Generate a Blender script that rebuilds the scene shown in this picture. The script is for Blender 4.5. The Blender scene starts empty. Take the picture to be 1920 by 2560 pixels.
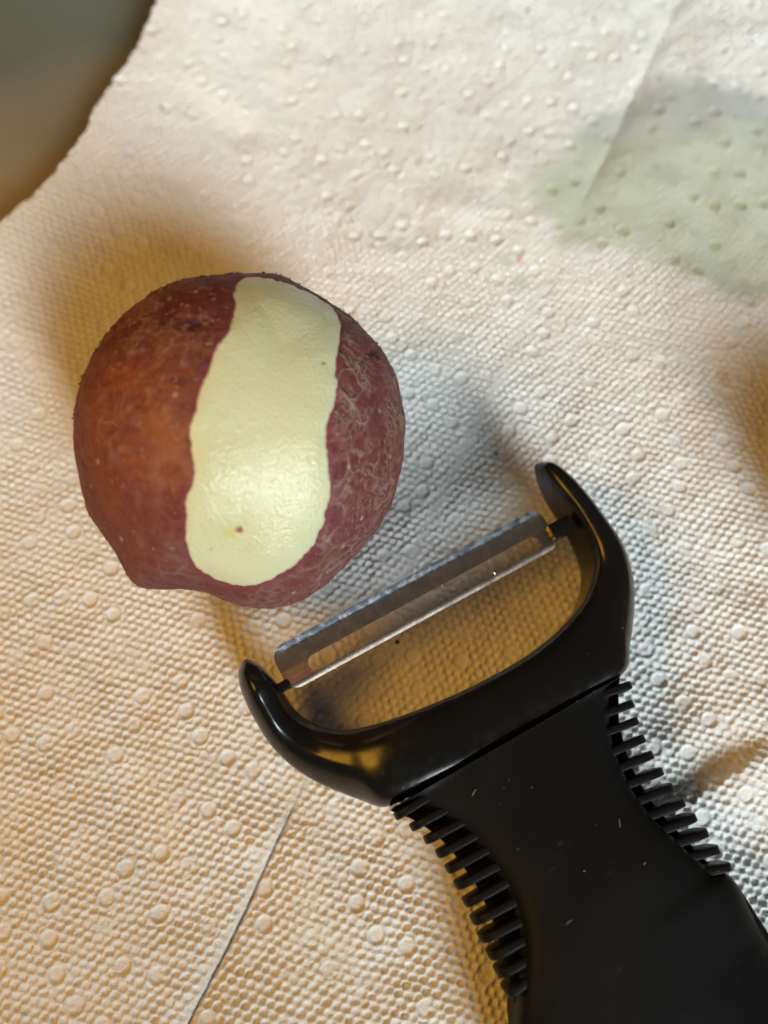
import bpy, bmesh, math, random
import numpy as np
from mathutils import Vector, Matrix
from mathutils.bvhtree import BVHTree

random.seed(7)
rng = np.random.default_rng(11)
SC = bpy.context.scene
COL = SC.collection
MM = 0.001

# ------------------------------------------------------------------ camera
W, H = 1920.0, 2560.0
TANH = 0.62                      # tangent of half the vertical field
TILT = math.radians(20.0)
DIST = 160.0                     # mm from the lens to the middle of the towel
CAM = np.array([0.0, -DIST*math.sin(TILT), DIST*math.cos(TILT)])
FWD = -CAM/DIST
RIGHT = np.array([1.0, 0.0, 0.0])
UP = np.cross(RIGHT, FWD)
cam_data = bpy.data.cameras.new("camera")
cam = bpy.data.objects.new("camera", cam_data)
COL.objects.link(cam)
SC.camera = cam
R3 = Matrix((RIGHT, UP, -FWD)).transposed()
cam.matrix_world = Matrix.Translation(Vector(CAM*MM)) @ R3.to_4x4()
cam_data.sensor_fit = 'VERTICAL'
cam_data.sensor_height = 36.0
cam_data.lens = 18.0/TANH
cam_data.clip_start = 0.005
cam_data.clip_end = 20.0
cam_data.dof.use_dof = True
cam_data.dof.focus_distance = 0.133
cam_data.dof.aperture_fstop = 8.2

# ------------------------------------------------------------------ world, lamps, exposure
world = bpy.data.worlds.new("World")
SC.world = world
world.use_nodes = True
bg = world.node_tree.nodes["Background"]
bg.inputs[0].default_value = (0.54, 0.515, 0.45, 1)
bg.inputs[1].default_value = 0.075
SC.view_settings.view_transform = 'Standard'
SC.view_settings.look = 'None'
SC.view_settings.exposure = 0.22
SC.view_settings.gamma = 1.0

def area_lamp(name, az, el, dist, size, power, colour, target=(0, 0, 0), size_y=None, spread=180.0, aim=None):
    d = Vector((math.cos(el)*az[0], math.cos(el)*az[1], math.sin(el)))
    L = bpy.data.lights.new(name, 'AREA')
    L.shape = 'RECTANGLE'
    L.size = size
    L.size_y = size_y or size
    L.energy = power
    L.color = colour
    o = bpy.data.objects.new(name, L)
    COL.objects.link(o)
    o.location = Vector(target)*MM + d*dist
    L.spread = math.radians(spread)
    a = d if aim is None else (o.location-Vector(aim)*MM).normalized()
    o.rotation_euler = a.to_track_quat('Z', 'Y').to_euler()
    return o
def unit2(x, y):
    n = math.hypot(x, y)
    return (x/n, y/n)
# cool daylight from a window, from the lower right; warm kitchen lamp from the left
area_lamp("window_light", unit2(0.62, -0.78), math.radians(35), 0.80, 0.40, 0.84, (0.86, 0.97, 1.0), size_y=0.44, spread=34, aim=(50, 222, 0))
area_lamp("kitchen_lamp", unit2(-0.97, -0.24), math.radians(52), 0.34, 0.14, 0.45, (1.0, 0.48, 0.045))

SC.cycles.use_denoising = True
SC.cycles.max_bounces = 8

# ------------------------------------------------------------------ helpers
def ray(px, py):
    return FWD + RIGHT*((px-W/2)/(H/2)*TANH) + UP*((H/2-py)/(H/2)*TANH)
def at(px, py, z):
    """point at height z (mm) seen at photograph pixel px, py"""
    r = ray(px, py)
    return CAM + r*((z-CAM[2])/r[2])
def project(P):
    q = P - CAM
    d = q @ FWD
    return np.stack([W/2 + (q @ RIGHT)/d/TANH*H/2, H/2 - (q @ UP)/d/TANH*H/2], -1)

def link(o, parent=None):
    COL.objects.link(o)
    if parent is not None:
        o.parent = parent
    return o
def tag(o, label=None, cat=None, group=None, kind=None):
    if label: o['label'] = label
    if cat: o['category'] = cat
    if group: o['group'] = group
    if kind: o['kind'] = kind
    return o
def empty(name, loc, rz=0.0):
    o = bpy.data.objects.new(name, None)
    o.empty_display_size = 0.01
    o.location = Vector(loc)*MM
    o.rotation_euler = (0, 0, rz)
    o['_m'] = 0
    del o['_m']
    return link(o)
def local(parent, P):
    """world mm -> local metres of the parent empty"""
    P = np.asarray(P, float)
    if parent is None:
        return P*MM
    lx, ly, lz = parent.location
    a = parent.rotation_euler[2]
    q = P*MM - np.array([lx, ly, lz])
    c, s = math.cos(a), math.sin(a)
    return np.stack([q[:, 0]*c + q[:, 1]*s, -q[:, 0]*s + q[:, 1]*c, q[:, 2]], -1)
def mesh_obj(name, P, faces, mat, parent=None, smooth=True, attrs=None, origin=None, sharp=None):
    me = bpy.data.meshes.new(name)
    V = local(parent, P) if origin is None else (np.asarray(P, float)-np.asarray(origin))*MM
    if isinstance(faces, np.ndarray):
        n, k = faces.shape
        me.vertices.add(len(V)); me.vertices.foreach_set("co", V.astype(np.float32).ravel())
        me.loops.add(n*k); me.loops.foreach_set("vertex_index", faces.astype(np.int32).ravel())
        me.polygons.add(n)
        me.polygons.foreach_set("loop_start", np.arange(0, n*k, k, dtype=np.int32))
        me.update(calc_edges=True)
    else:
        me.from_pydata([tuple(v) for v in V], [], faces)
    me.polygons.foreach_set("use_smooth", np.full(len(me.polygons), smooth))
    if attrs:
        for k, a in attrs.items():
            at_ = me.attributes.new(k, 'FLOAT', 'POINT')
            at_.data.foreach_set("value", np.asarray(a, np.float32))
    me.materials.append(mat)
    me.update()
    if sharp is not None:
        me.set_sharp_from_angle(angle=sharp)
    o = bpy.data.objects.new(name, me)
    if origin is not None:
        o.location = Vector(np.asarray(origin, float))*MM
    return link(o, parent)

def catmull(pts, n, closed=False):
    pts = np.asarray(pts, float)
    m = len(pts)
    segs = m if closed else m-1
    u = np.linspace(0, segs, n, endpoint=not closed)
    i = np.minimum(u.astype(int), segs-1)
    f = (u-i)[:, None]
    if closed:
        p0, p1, p2, p3 = pts[(i-1) % m], pts[i % m], pts[(i+1) % m], pts[(i+2) % m]
    else:
        e = np.vstack([2*pts[0]-pts[1], pts, 2*pts[-1]-pts[-2]])
        p0, p1, p2, p3 = e[i], e[i+1], e[i+2], e[i+3]
    return 0.5*(2*p1 + (p2-p0)*f + (2*p0-5*p1+4*p2-p3)*f**2 + (-p0+3*p1-3*p2+p3)*f**3)

def smooth(a, b, x):
    t = np.clip((x-a)/(b-a), 0, 1)
    return t*t*(3-2*t)
_tab = rng.random((256, 256))
def vnoise(x, y, seed=0):
    x = np.asarray(x)+seed*17.37; y = np.asarray(y)+seed*5.91
    i, j = np.floor(x).astype(int), np.floor(y).astype(int)
    f, g = x-i, y-j
    f = f*f*(3-2*f); g = g*g*(3-2*g)
    a, b = _tab[i % 256, j % 256], _tab[(i+1) % 256, j % 256]
    c, d = _tab[i % 256, (j+1) % 256], _tab[(i+1) % 256, (j+1) % 256]
    return ((a*(1-f)+b*f)*(1-g) + (c*(1-f)+d*f)*g)*2-1
def noise3(P, s, seed=0):
    x, y, z = P[:, 0]/s, P[:, 1]/s, P[:, 2]/s
    return (vnoise(x+z*.31, y, seed)+vnoise(y+x*.27, z, seed+3)+vnoise(z+y*.29, x, seed+6))/1.8
def poly_sd(pts, poly):
    """signed distance (negative inside) of points to a closed polygon"""
    A = poly; B = np.roll(poly, -1, axis=0)
    best = np.full(len(pts), 1e18); inside = np.zeros(len(pts), bool)
    for a, b in zip(A, B):
        ab = b-a; ap = pts-a
        t = np.clip((ap @ ab)/max(ab @ ab, 1e-9), 0, 1)
        d = ap-t[:, None]*ab
        best = np.minimum(best, (d*d).sum(1))
        cr = ((a[1] > pts[:, 1]) != (b[1] > pts[:, 1]))
        with np.errstate(divide='ignore', invalid='ignore'):
            xi = a[0]+(pts[:, 1]-a[1])/(b[1]-a[1])*(b[0]-a[0])
        inside ^= cr & (pts[:, 0] < xi)
    d = np.sqrt(best)
    return np.where(inside, -d, d)

# ------------------------------------------------------------------ materials
def new_mat(name):
    m = bpy.data.materials.new(name)
    m.use_nodes = True
    nt = m.node_tree
    b = nt.nodes["Principled BSDF"]
    return m, nt, b
def N(nt, typ, **kw):
    n = nt.nodes.new(typ)
    for k, v in kw.items():
        if k in n.inputs: n.inputs[k].default_value = v
        else: setattr(n, k, v)
    return n
def rgb(c): return (c[0], c[1], c[2], 1)
def mix(nt, fac, a, b, blend='MIX'):
    n = nt.nodes.new('ShaderNodeMix'); n.data_type = 'RGBA'; n.blend_type = blend
    for s, v in ((0, fac), (6, a), (7, b)):
        if hasattr(v, 'links'): nt.links.new(v, n.inputs[s])
        elif isinstance(v, tuple): n.inputs[s].default_value = rgb(v)
        else: n.inputs[s].default_value = v
    return n.outputs[2]
def ramp(nt, src, stops):
    n = nt.nodes.new('ShaderNodeValToRGB')
    e = n.color_ramp.elements
    while len(e) < len(stops): e.new(0.5)
    for k, (p, c) in enumerate(stops):
        e[k].position = p; e[k].color = rgb(c) if isinstance(c, tuple) else (c, c, c, 1)
    nt.links.new(src, n.inputs[0])
    return n.outputs[0]
def maprange(nt, src, a, b, c=0.0, d=1.0):
    n = N(nt, 'ShaderNodeMapRange')
    nt.links.new(src, n.inputs[0])
    for k, v in enumerate((a, b, c, d)): n.inputs[1+k].default_value = v
    return n.outputs[0]
def math_(nt, op, a, b=0.0):
    n = nt.nodes.new('ShaderNodeMath'); n.operation = op
    for s, v in ((0, a), (1, b)):
        if hasattr(v, 'links'): nt.links.new(v, n.inputs[s])
        else: n.inputs[s].default_value = v
    return n.outputs[0]
def coord(nt):
    return nt.nodes.new('ShaderNodeTexCoord').outputs['Object']
def noise(nt, vec, scale, detail=3.0, rough=0.55, dist=0.0):
    n = N(nt, 'ShaderNodeTexNoise', Scale=scale, Detail=detail, Roughness=rough, Distortion=dist)
    nt.links.new(vec, n.inputs['Vector'])
    return n.outputs['Fac']
def attr(nt, name):
    return N(nt, 'ShaderNodeAttribute', attribute_name=name).outputs['Fac']
def bump(nt, b, h, strength, dist_mm, prev=None):
    n = N(nt, 'ShaderNodeBump', Strength=strength, Distance=dist_mm*MM)
    nt.links.new(h, n.inputs['Height'])
    if prev is not None: nt.links.new(prev, n.inputs['Normal'])
    nt.links.new(n.outputs[0], b.inputs['Normal'])
    return n.outputs[0]

def paper_material():
    m, nt, b = new_mat("towel_paper")
    c = coord(nt)
    wet = attr(nt, "wet"); dot = attr(nt, "dot"); green = attr(nt, "green"); tint = attr(nt, "tint")
    fib = noise(nt, c, 2600, 4, 0.7)
    base = ramp(nt, fib, [(0.25, (0.74, 0.725, 0.69)), (0.7, (0.91, 0.905, 0.885))])
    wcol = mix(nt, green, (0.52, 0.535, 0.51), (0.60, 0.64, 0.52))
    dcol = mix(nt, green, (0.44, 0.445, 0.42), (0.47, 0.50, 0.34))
    wc = mix(nt, dot, wcol, dcol)
    wc2 = mix(nt, math_(nt, 'MULTIPLY', wet, 0.97), base, wc)
    wc3 = mix(nt, tint, wc2, (0.60, 0.32, 0.25))
    nt.links.new(wc3, b.inputs['Base Color'])
    r = mix(nt, wet, (0.95, 0.95, 0.95), (0.7, 0.7, 0.7))
    nt.links.new(r, b.inputs['Roughness'])
    b.inputs['Specular IOR Level'].default_value = 0.15
    b.inputs['Sheen Weight'].default_value = 0.05
    mp = N(nt, 'ShaderNodeMapping'); mp.inputs['Scale'].default_value = (1, 2.4, 1)
    mp.inputs['Rotation'].default_value = (0, 0, 0.5)
    nt.links.new(c, mp.inputs[0])
    f2 = noise(nt, mp.outputs[0], 1500, 4, 0.7, 0.6)
    p = bump(nt, b, fib, 0.7, 0.18)
    bump(nt, b, f2, 0.9, 0.24, p)
    return m
def plain(name, colour, rough=0.5, spec=0.5):
    m, nt, b = new_mat(name)
    b.inputs['Base Color'].default_value = rgb(colour)
    b.inputs['Roughness'].default_value = rough
    b.inputs['Specular IOR Level'].default_value = spec
    return m, nt, b
def skin_material():
    m, nt, b = new_mat("potato_skin")
    c = coord(nt)
    n1 = noise(nt, c, 48, 5, 0.65, 0.6)
    n2 = noise(nt, c, 260, 5, 0.65)
    base = ramp(nt, n1, [(0.34, (0.070, 0.012, 0.013)), (0.50, (0.140, 0.027, 0.021)), (0.64, (0.185, 0.052, 0.027))])
    base = mix(nt, maprange(nt, n2, 0.42, 0.68, 0, 0.6), base, (0.115, 0.026, 0.036))
    # russet netting: torn, pale cork lines, thicker where it has been rubbed
    mp = N(nt, 'ShaderNodeMapping'); mp.inputs['Scale'].default_value = (1.0, 1.0, 1.0)
    nt.links.new(c, mp.inputs[0])
    wn = N(nt, 'ShaderNodeTexNoise', Scale=240, Detail=3); nt.links.new(c, wn.inputs['Vector'])
    wv = N(nt, 'ShaderNodeVectorMath', operation='SCALE'); nt.links.new(wn.outputs['Color'], wv.inputs[0]); wv.inputs['Scale'].default_value = 0.0055
    ad = N(nt, 'ShaderNodeVectorMath', operation='ADD'); nt.links.new(mp.outputs[0], ad.inputs[0]); nt.links.new(wv.outputs[0], ad.inputs[1])
    v = N(nt, 'ShaderNodeTexVoronoi', feature='DISTANCE_TO_EDGE', Scale=270); nt.links.new(ad.outputs[0], v.inputs['Vector'])
    line = maprange(nt, v.outputs['Distance'], 0.0, 0.12, 1, 0)
    v2 = N(nt, 'ShaderNodeTexVoronoi', feature='DISTANCE_TO_EDGE', Scale=640); nt.links.new(ad.outputs[0], v2.inputs['Vector'])
    line2 = maprange(nt, v2.outputs['Distance'], 0.0, 0.16, 1, 0)
    m1 = maprange(nt, noise(nt, c, 120, 3, 0.6), 0.43, 0.58)
    m2 = maprange(nt, noise(nt, c, 160, 3, 0.6, 0.4), 0.46, 0.6)
    net = attr(nt, "net")
    l1 = math_(nt, 'MULTIPLY', math_(nt, 'MULTIPLY', line, m1), net)
    l2 = math_(nt, 'MULTIPLY', math_(nt, 'MULTIPLY', line2, m2), net)
    lines = math_(nt, 'MAXIMUM', l1, math_(nt, 'MULTIPLY', l2, 0.7))
    sc = attr(nt, "scuff")
    brk = maprange(nt, noise(nt, c, 190, 5, 0.75, 0.9), 0.40, 0.60)
    base = mix(nt, math_(nt, 'MULTIPLY', sc, brk), base, (0.235, 0.072, 0.024))
    base = mix(nt, math_(nt, 'MULTIPLY', attr(nt, "pink"), maprange(nt, n2, 0.3, 0.65)), base, (0.165, 0.044, 0.047))
    col = mix(nt, math_(nt, 'MULTIPLY', lines, 0.9), base, (0.33, 0.225, 0.175))
    scurf = maprange(nt, noise(nt, c, 900, 4, 0.7), 0.5, 0.75, 0, 0.35)
    col = mix(nt, math_(nt, 'MULTIPLY', scurf, net), col, (0.30, 0.19, 0.14))
    sp = N(nt, 'ShaderNodeTexVoronoi', Scale=210); nt.links.new(c, sp.inputs['Vector'])
    spot = maprange(nt, sp.outputs['Distance'], 0.045, 0.11, 0.75, 0)
    col = mix(nt, spot, col, (0.40, 0.27, 0.20))
    edge = attr(nt, "edge")
    col = mix(nt, edge, col, (0.20, 0.035, 0.050))
    eye = attr(nt, "eye")
    col = mix(nt, eye, col, (0.045, 0.010, 0.018))
    nt.links.new(col, b.inputs['Base Color'])
    b.inputs['Roughness'].default_value = 0.62
    b.inputs['Specular IOR Level'].default_value = 0.28
    p = bump(nt, b, n2, 0.6, 0.6)
    p = bump(nt, b, lines, 1.0, 0.26, p)
    p = bump(nt, b, noise(nt, c, 420, 4, 0.6, 0.8), 0.8, 0.35, p)
    bump(nt, b, noise(nt, c, 1500, 4, 0.7), 0.5, 0.14, p)
    return m
def flesh_material():
    m, nt, b = new_mat("potato_flesh")
    c = coord(nt)
    n1 = noise(nt, c, 60, 3, 0.5)
    col = ramp(nt, n1, [(0.35, (0.57, 0.567, 0.335)), (0.65, (0.62, 0.624, 0.405))])
    rim = attr(nt, "rim")
    col = mix(nt, rim, col, (0.68, 0.56, 0.36))
    halo = attr(nt, "halo")
    col = mix(nt, halo, col, (0.60, 0.50, 0.12))
    sp = attr(nt, "spot")
    col = mix(nt, sp, col, (0.27, 0.05, 0.06))
    br = attr(nt, "brown")
    col = mix(nt, br, col, (0.16, 0.07, 0.012))
    nt.links.new(col, b.inputs['Base Color'])
    b.inputs['Subsurface Weight'].default_value = 0.35
    b.inputs['Subsurface Radius'].default_value = (1.0, 0.8, 0.4)
    b.inputs['Subsurface Scale'].default_value = 0.0012
    b.inputs['Roughness'].default_value = 0.23
    b.inputs['Specular IOR Level'].default_value = 0.4
    g = N(nt, 'ShaderNodeTexVoronoi', Scale=2300, feature='SMOOTH_F1'); nt.links.new(c, g.inputs['Vector'])
    g2 = noise(nt, c, 1100, 3, 0.6)
    p = bump(nt, b, g.outputs['Distance'], 0.6, 0.16)
    p = bump(nt, b, noise(nt, c, 3000, 2, 0.6), 0.8, 0.10, p)
    bump(nt, b, g2, 0.22, 0.12, p)
    return m
def plastic_material():
    m, nt, b = plain("black_plastic", (0.006, 0.0055, 0.005), 0.2, 0.5)
    c = coord(nt)
    n = noise(nt, c, 420, 4, 0.65)
    nt.links.new(maprange(nt, n, 0.3, 0.7, 0.17, 0.30), b.inputs['Roughness'])
    bump(nt, b, noise(nt, c, 160, 3, 0.5), 0.06, 0.4)
    sp = N(nt, 'ShaderNodeTexVoronoi', Scale=520); nt.links.new(c, sp.inputs['Vector'])
    keep = maprange(nt, noise(nt, c, 300, 2), 0.55, 0.66)
    dust = math_(nt, 'MULTIPLY', maprange(nt, sp.outputs['Distance'], 0.05, 0.10, 0.8, 0), keep)
    nt.links.new(mix(nt, dust, (0.006, 0.0055, 0.005), (0.16, 0.13, 0.10)), b.inputs['Base Color'])
    return m
def rubber_material():
    m, nt, b = plain("black_rubber", (0.006, 0.006, 0.0065), 0.55, 0.13)
    c = coord(nt)
    n = noise(nt, c, 90, 5, 0.65)
    sc = N(nt, 'ShaderNodeMapping'); sc.inputs['Scale'].default_value = (1, 9, 1); sc.inputs['Rotation'].default_value = (0, 0, 0.7)
    nt.links.new(c, sc.inputs[0])
    s = noise(nt, sc.outputs[0], 230, 4, 0.7, 0.8)
    scuff = math_(nt, 'MULTIPLY', maprange(nt, s, 0.60, 0.80), maprange(nt, noise(nt, c, 70, 2), 0.5, 0.68))
    sp = N(nt, 'ShaderNodeTexVoronoi', Scale=430); nt.links.new(c, sp.inputs['Vector'])
    keep = maprange(nt, noise(nt, c, 240, 2), 0.55, 0.68)
    dust = math_(nt, 'MULTIPLY', maprange(nt, sp.outputs['Distance'], 0.04, 0.08, 0.35, 0), keep)
    col = mix(nt, math_(nt, 'MULTIPLY', scuff, 0.6), (0.006, 0.006, 0.0065), (0.08, 0.075, 0.07))
    col = mix(nt, dust, col, (0.22, 0.19, 0.17))
    nt.links.new(col, b.inputs['Base Color'])
    nt.links.new(maprange(nt, n, 0.3, 0.7, 0.42, 0.60), b.inputs['Roughness'])
    bump(nt, b, noise(nt, c, 1400, 3, 0.6), 0.12, 0.1)
    return m
def gr_(nt): return attr(nt, "ground")
def steel_material():
    m, nt, b = plain("steel", (0.52, 0.50, 0.48), 0.2)
    b.inputs['Metallic'].default_value = 1.0
    c = coord(nt)
    mp = N(nt, 'ShaderNodeMapping'); mp.inputs['Scale'].default_value = (0.06, 1, 1)
    nt.links.new(c, mp.inputs[0])
    s = noise(nt, mp.outputs[0], 3000, 3, 0.6)
    n = noise(nt, c, 520, 5, 0.7)
    rr = mix(nt, gr_(nt), maprange(nt, n, 0.3, 0.75, 0.20, 0.32), (0.22, 0.22, 0.22)); nt.links.new(rr, b.inputs['Roughness'])
    st = ramp(nt, n, [(0.35, (0.74, 0.60, 0.50)), (0.75, (0.56, 0.45, 0.38))])
    gr = attr(nt, "ground")
    wear = maprange(nt, noise(nt, c, 900, 4, 0.7), 0.45, 0.6)
    st = mix(nt, gr, st, mix(nt, wear, (0.30, 0.32, 0.38), (0.90, 0.92, 0.95)))
    nt.links.new(st, b.inputs['Base Color'])
    bump(nt, b, s, 0.10, 0.05)
    return m
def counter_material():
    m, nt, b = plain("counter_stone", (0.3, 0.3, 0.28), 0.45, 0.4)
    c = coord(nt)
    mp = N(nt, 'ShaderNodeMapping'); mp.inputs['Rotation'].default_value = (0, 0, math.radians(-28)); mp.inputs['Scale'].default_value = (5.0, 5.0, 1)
    mp.inputs['Location'].default_value = (0.55, 0.62, 5.74)  # puts the grey-green over the far left corner: dimmer light painted as colour
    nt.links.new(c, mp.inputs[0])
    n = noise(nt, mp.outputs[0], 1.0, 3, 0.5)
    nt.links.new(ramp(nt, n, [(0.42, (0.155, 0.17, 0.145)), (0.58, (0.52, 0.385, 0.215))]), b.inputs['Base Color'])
    return m

M_PAPER, M_SKIN, M_FLESH = paper_material(), skin_material(), flesh_material()
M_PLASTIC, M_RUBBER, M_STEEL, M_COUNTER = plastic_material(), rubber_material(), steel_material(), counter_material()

# ------------------------------------------------------------------ the counter
CZ = -2.4
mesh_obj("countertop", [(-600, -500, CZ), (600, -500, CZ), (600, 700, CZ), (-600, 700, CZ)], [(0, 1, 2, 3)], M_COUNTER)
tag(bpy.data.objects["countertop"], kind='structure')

# ------------------------------------------------------------------ the paper towel
LIFT = 9.0
left_edge_px = [(620, -480), (520, -260), (393, 0), (350, 95), (322, 150), (282, 200), (262, 235), (230, 285), (212, 330),
                (180, 375), (150, 410), (118, 450), (62, 505), (0, 560), (-110, 660), (-260, 800)]
LE = np.array([at(x, y, LIFT) for x, y in left_edge_px])[:, :2]
LE = LE[np.argsort(LE[:, 1])]
P0, P1 = at(470, 2560, 0)[:2], at(1700, 0, 0)[:2]
E1 = (P1-P0)/np.linalg.norm(P1-P0)            # along the perforation, away from the viewer
E2 = np.array([E1[1], -E1[0]])                # across it, to the right
YB, YT = -112.0, 205.0
def x_left(y):
    xe = np.interp(y, LE[:, 1], LE[:, 0])
    k = (LE[1, 0]-LE[0, 0])/(LE[1, 1]-LE[0, 1])
    xe = np.where(y < LE[0, 1], np.maximum(LE[0, 0]-(LE[0, 1]-y)*1.2, -118), xe)
    return xe + 0.35*vnoise(y/2.2, y*0+3.3)
def x_perf(y):
    s = (y-P0[1])/E1[1]
    return P0[0]+s*E1[0] + 0.06*vnoise(s/1.3, s*0+1.7)+0.05*vnoise(s/0.5, s*0+9.7) + 0.3*vnoise(s/16, s*0+4.2)
# cells of the dot pattern: concentric rings of dots round scattered centres
cent = []
for i in range(-9, 10):
    for j in range(-9, 10):
        cent.append((i*43.0+(21.5 if j % 2 else 0)+7+rng.normal()*0.6, j*36.5-4+rng.normal()*0.6))
cent = np.array(cent)
dots = []
for k, c in enumerate(cent):
    for r, n in ((0.01, 1), (8.8, 10), (17.6, 20), (26.4, 30)):
        for q in range(n):
            a = 2*math.pi*(q+0.5*(r > 10))/n + k*0.7
            p = c+r*np.array([math.cos(a), math.sin(a)])
            dd = np.linalg.norm(cent-p, axis=1)
            o = np.sort(dd)
            if abs(dd[k]-o[0]) < 1e-6 and o[1]-o[0] > 3.0:
                dots.append(p+rng.normal(size=2)*0.18)
dots = np.array(dots)
_cell = {}
for k, d in enumerate(dots):
    _cell.setdefault((int(math.floor(d[0]/3)), int(math.floor(d[1]/3))), []).append(k)
def dot_field(x, y):
    """distance to the nearest embossed dot, in mm"""
    a = x*E1[0]+y*E1[1]; b = x*E2[0]+y*E2[1]
    best = np.full(a.shape, 9.0)
    ia, ib = np.floor(a/3).astype(int), np.floor(b/3).astype(int)
    key = ia*4000+ib
    order = np.argsort(key, kind='stable'); ks = key[order]
    bounds = np.flatnonzero(np.diff(ks))+1
    for grp in np.split(order, bounds):
        ca, cb = int(ia[grp[0]]), int(ib[grp[0]])
        near = [k for da in (-1, 0, 1) for db in (-1, 0, 1) for k in _cell.get((ca+da, cb+db), ())]
        if near:
            D = dots[near]
            dd = np.hypot(a[grp][:, None]-D[:, 0], b[grp][:, None]-D[:, 1]).min(1)
            best[grp] = dd
    return best
S6 = 1.803
stain_px = np.array([(560, 830), (640, 735), (720, 690), (790, 560), (900, 500), (1000, 475), (1090, 395), (1200, 350), (1330, 360), (1450, 400),
                     (1560, 410), (1800, 440), (2100, 700), (2100, 1500), (1800, 1420), (1659, 1365), (1440, 1340), (1300, 1300), (1180, 1200),
                     (1000, 1150), (800, 1130), (690, 1080), (640, 1000), (600, 930)], float)/S6+np.array([1000, 0])
stain_w = np.array([at(p[0], p[1], 0)[:2] for p in catmull(stain_px, 90, True)])
def g2(x, y, px, py, r):
    c = at(px, py, 0)
    return np.exp(-((x-c[0])**2+(y-c[1])**2)/(r*r))
FA, FB = at(1640, 2010, 0)[:2], at(1850, 1880, 0)[:2]
FD = (FB-FA)/np.linalg.norm(FB-FA); FN = np.array([FD[1], -FD[0]])     # to the lower right
def towel_big(x, y):
    """slow shape of the sheet: lifted free edge, soft waves, one crumple by the handle"""
    d = x-x_left(y)
    nrm = 0.86
    h = LIFT*np.exp(-(np.maximum(d, 0)*nrm/21.0)**1.7)
    h = h*(1+0.06*vnoise(y/17.0, y*0+8))
    h = h + 2.2*smooth(95, 190, y)
    h = h + 0.45*(vnoise(x/33.0, y/33.0, 2)+1)*smooth(6, 40, d)
    w = x*0.80+y*0.60; v = -x*0.60+y*0.80
    h = h + 0.62*vnoise(w/9.0+0.8*vnoise(v/20, w/20, 6), v/24.0, 23)*smooth(4, 30, d) + 0.34*vnoise(x/6.5, y/6.5, 24)
    dp = np.abs(x_perf(y)-x)*0.9
    vd = 1.25*(1-smooth(-66, -45, y))+0.22+1.1*smooth(66, 92, y)
    h = h - vd*np.exp(-dp/3.6)*smooth(0, 25, d)
    q = np.stack([x, y], -1)-FA
    s = q @ FD; n = q @ FN
    along = smooth(-9, 4, s)*(1-smooth(15, 30, s))
    h = h + 2.6*along*np.where(n < 2.6, np.exp(-((n-2.6)/2.1)**2), np.exp(-((n-2.6)/7.0)**2))
    h = h + 0.5*along*np.exp(-((n+7)/3.0)**2)
    return h
LA = math.atan2(E1[1], E1[0])+math.radians(10)
L1, L2 = (math.cos(LA), math.sin(LA)), (math.sin(LA), -math.cos(LA))
def towel_height(x, y, full=False):
    a = x*L1[0]+y*L1[1]; b = x*L2[0]+y*L2[1]
    big = towel_big(x, y)
    wa = a+0.17*vnoise(a/1.2, b/1.2, 5)+0.5*vnoise(a/14, b/14, 1)
    wb = b+0.17*vnoise(a/1.2, b/1.2, 7)+0.5*vnoise(a/14, b/14, 4)
    pa, pb = 1.36, 1.62
    row = np.floor(wa/pa)
    u = wb/pb+0.5*(row % 2)
    cell = smooth(0.0, 0.80, np.abs(np.sin(math.pi*wa/pa))*np.abs(np.sin(math.pi*u)))
    rnd = _tab[row.astype(int) % 256, np.floor(u).astype(int) % 256]
    ridge = 0.55+0.75*vnoise(a/1.1, b/1.1, 19)
    amp = (0.56+0.24*vnoise(a/9, b/9, 9))*(0.6+0.6*rnd)
    wsd = poly_sd(np.stack([x, y], -1), stain_w)+0.9*vnoise(x/2.6, y/2.6, 11)+0.45*vnoise(x/1.0, y/1.0, 12)
    wet = 1-smooth(-4.5, 2.2, wsd+1.2*vnoise(x/5.5, y/5.5, 14))
    for px, py, r in ((1266, 660, 2.0), (1303, 705, 2.4), (1285, 478, 2.6)):
        wet = np.maximum(wet, 0.75*smooth(0.3, 0.8, g2(x, y, px, py, r)))
    df = dot_field(x, y)
    dstr = 0.25+0.75*smooth(-0.45, 0.35, vnoise(a/5.5, b/5.5, 33))
    rr = 1.28+0.10*vnoise(x/3, y/3, 13)
    disc = (1-smooth(rr-0.16, rr+0.26, df))*dstr
    around = (1-smooth(rr, rr+0.9, df))*dstr
    dry = 1-0.62*wet
    h = -0.74*amp*cell*(1-around)*dry + 0.13*(1-cell)*np.clip(ridge, 0, 2)*(1-around)*dry
    h = h - 0.36*disc*(0.6+0.4*dry) + 0.17*np.clip(around-disc, 0, 1)*dry
    h = h + dry*(1-0.75*disc)*(0.08*vnoise(a/0.46, b/0.66, 15)+0.07*vnoise(a/0.95, b/0.75, 16)+0.07*np.abs(vnoise(a/0.5, b/1.7, 25))+0.10*vnoise(a/3.1, b/4.0, 17))
    h = h*(0.25+0.75*smooth(0.2, 1.7, np.abs(x_perf(y)-x)*0.9))
    if not full:
        return big+h
    rows = np.stack([x, y], -1)
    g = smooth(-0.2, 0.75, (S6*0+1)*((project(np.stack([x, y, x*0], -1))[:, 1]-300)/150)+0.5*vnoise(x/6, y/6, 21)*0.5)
    tint = 0.9*smooth(.35, .8, g2(x, y, 1297, 651, 1.0)) + 0.35*smooth(.2, .9, g2(x, y, 1812, 945, 1.6)) + 0.10*smooth(.2, .9, g2(x, y, 1730, 1545, 2.6))
    return big+h, wet, disc, g, tint
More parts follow.
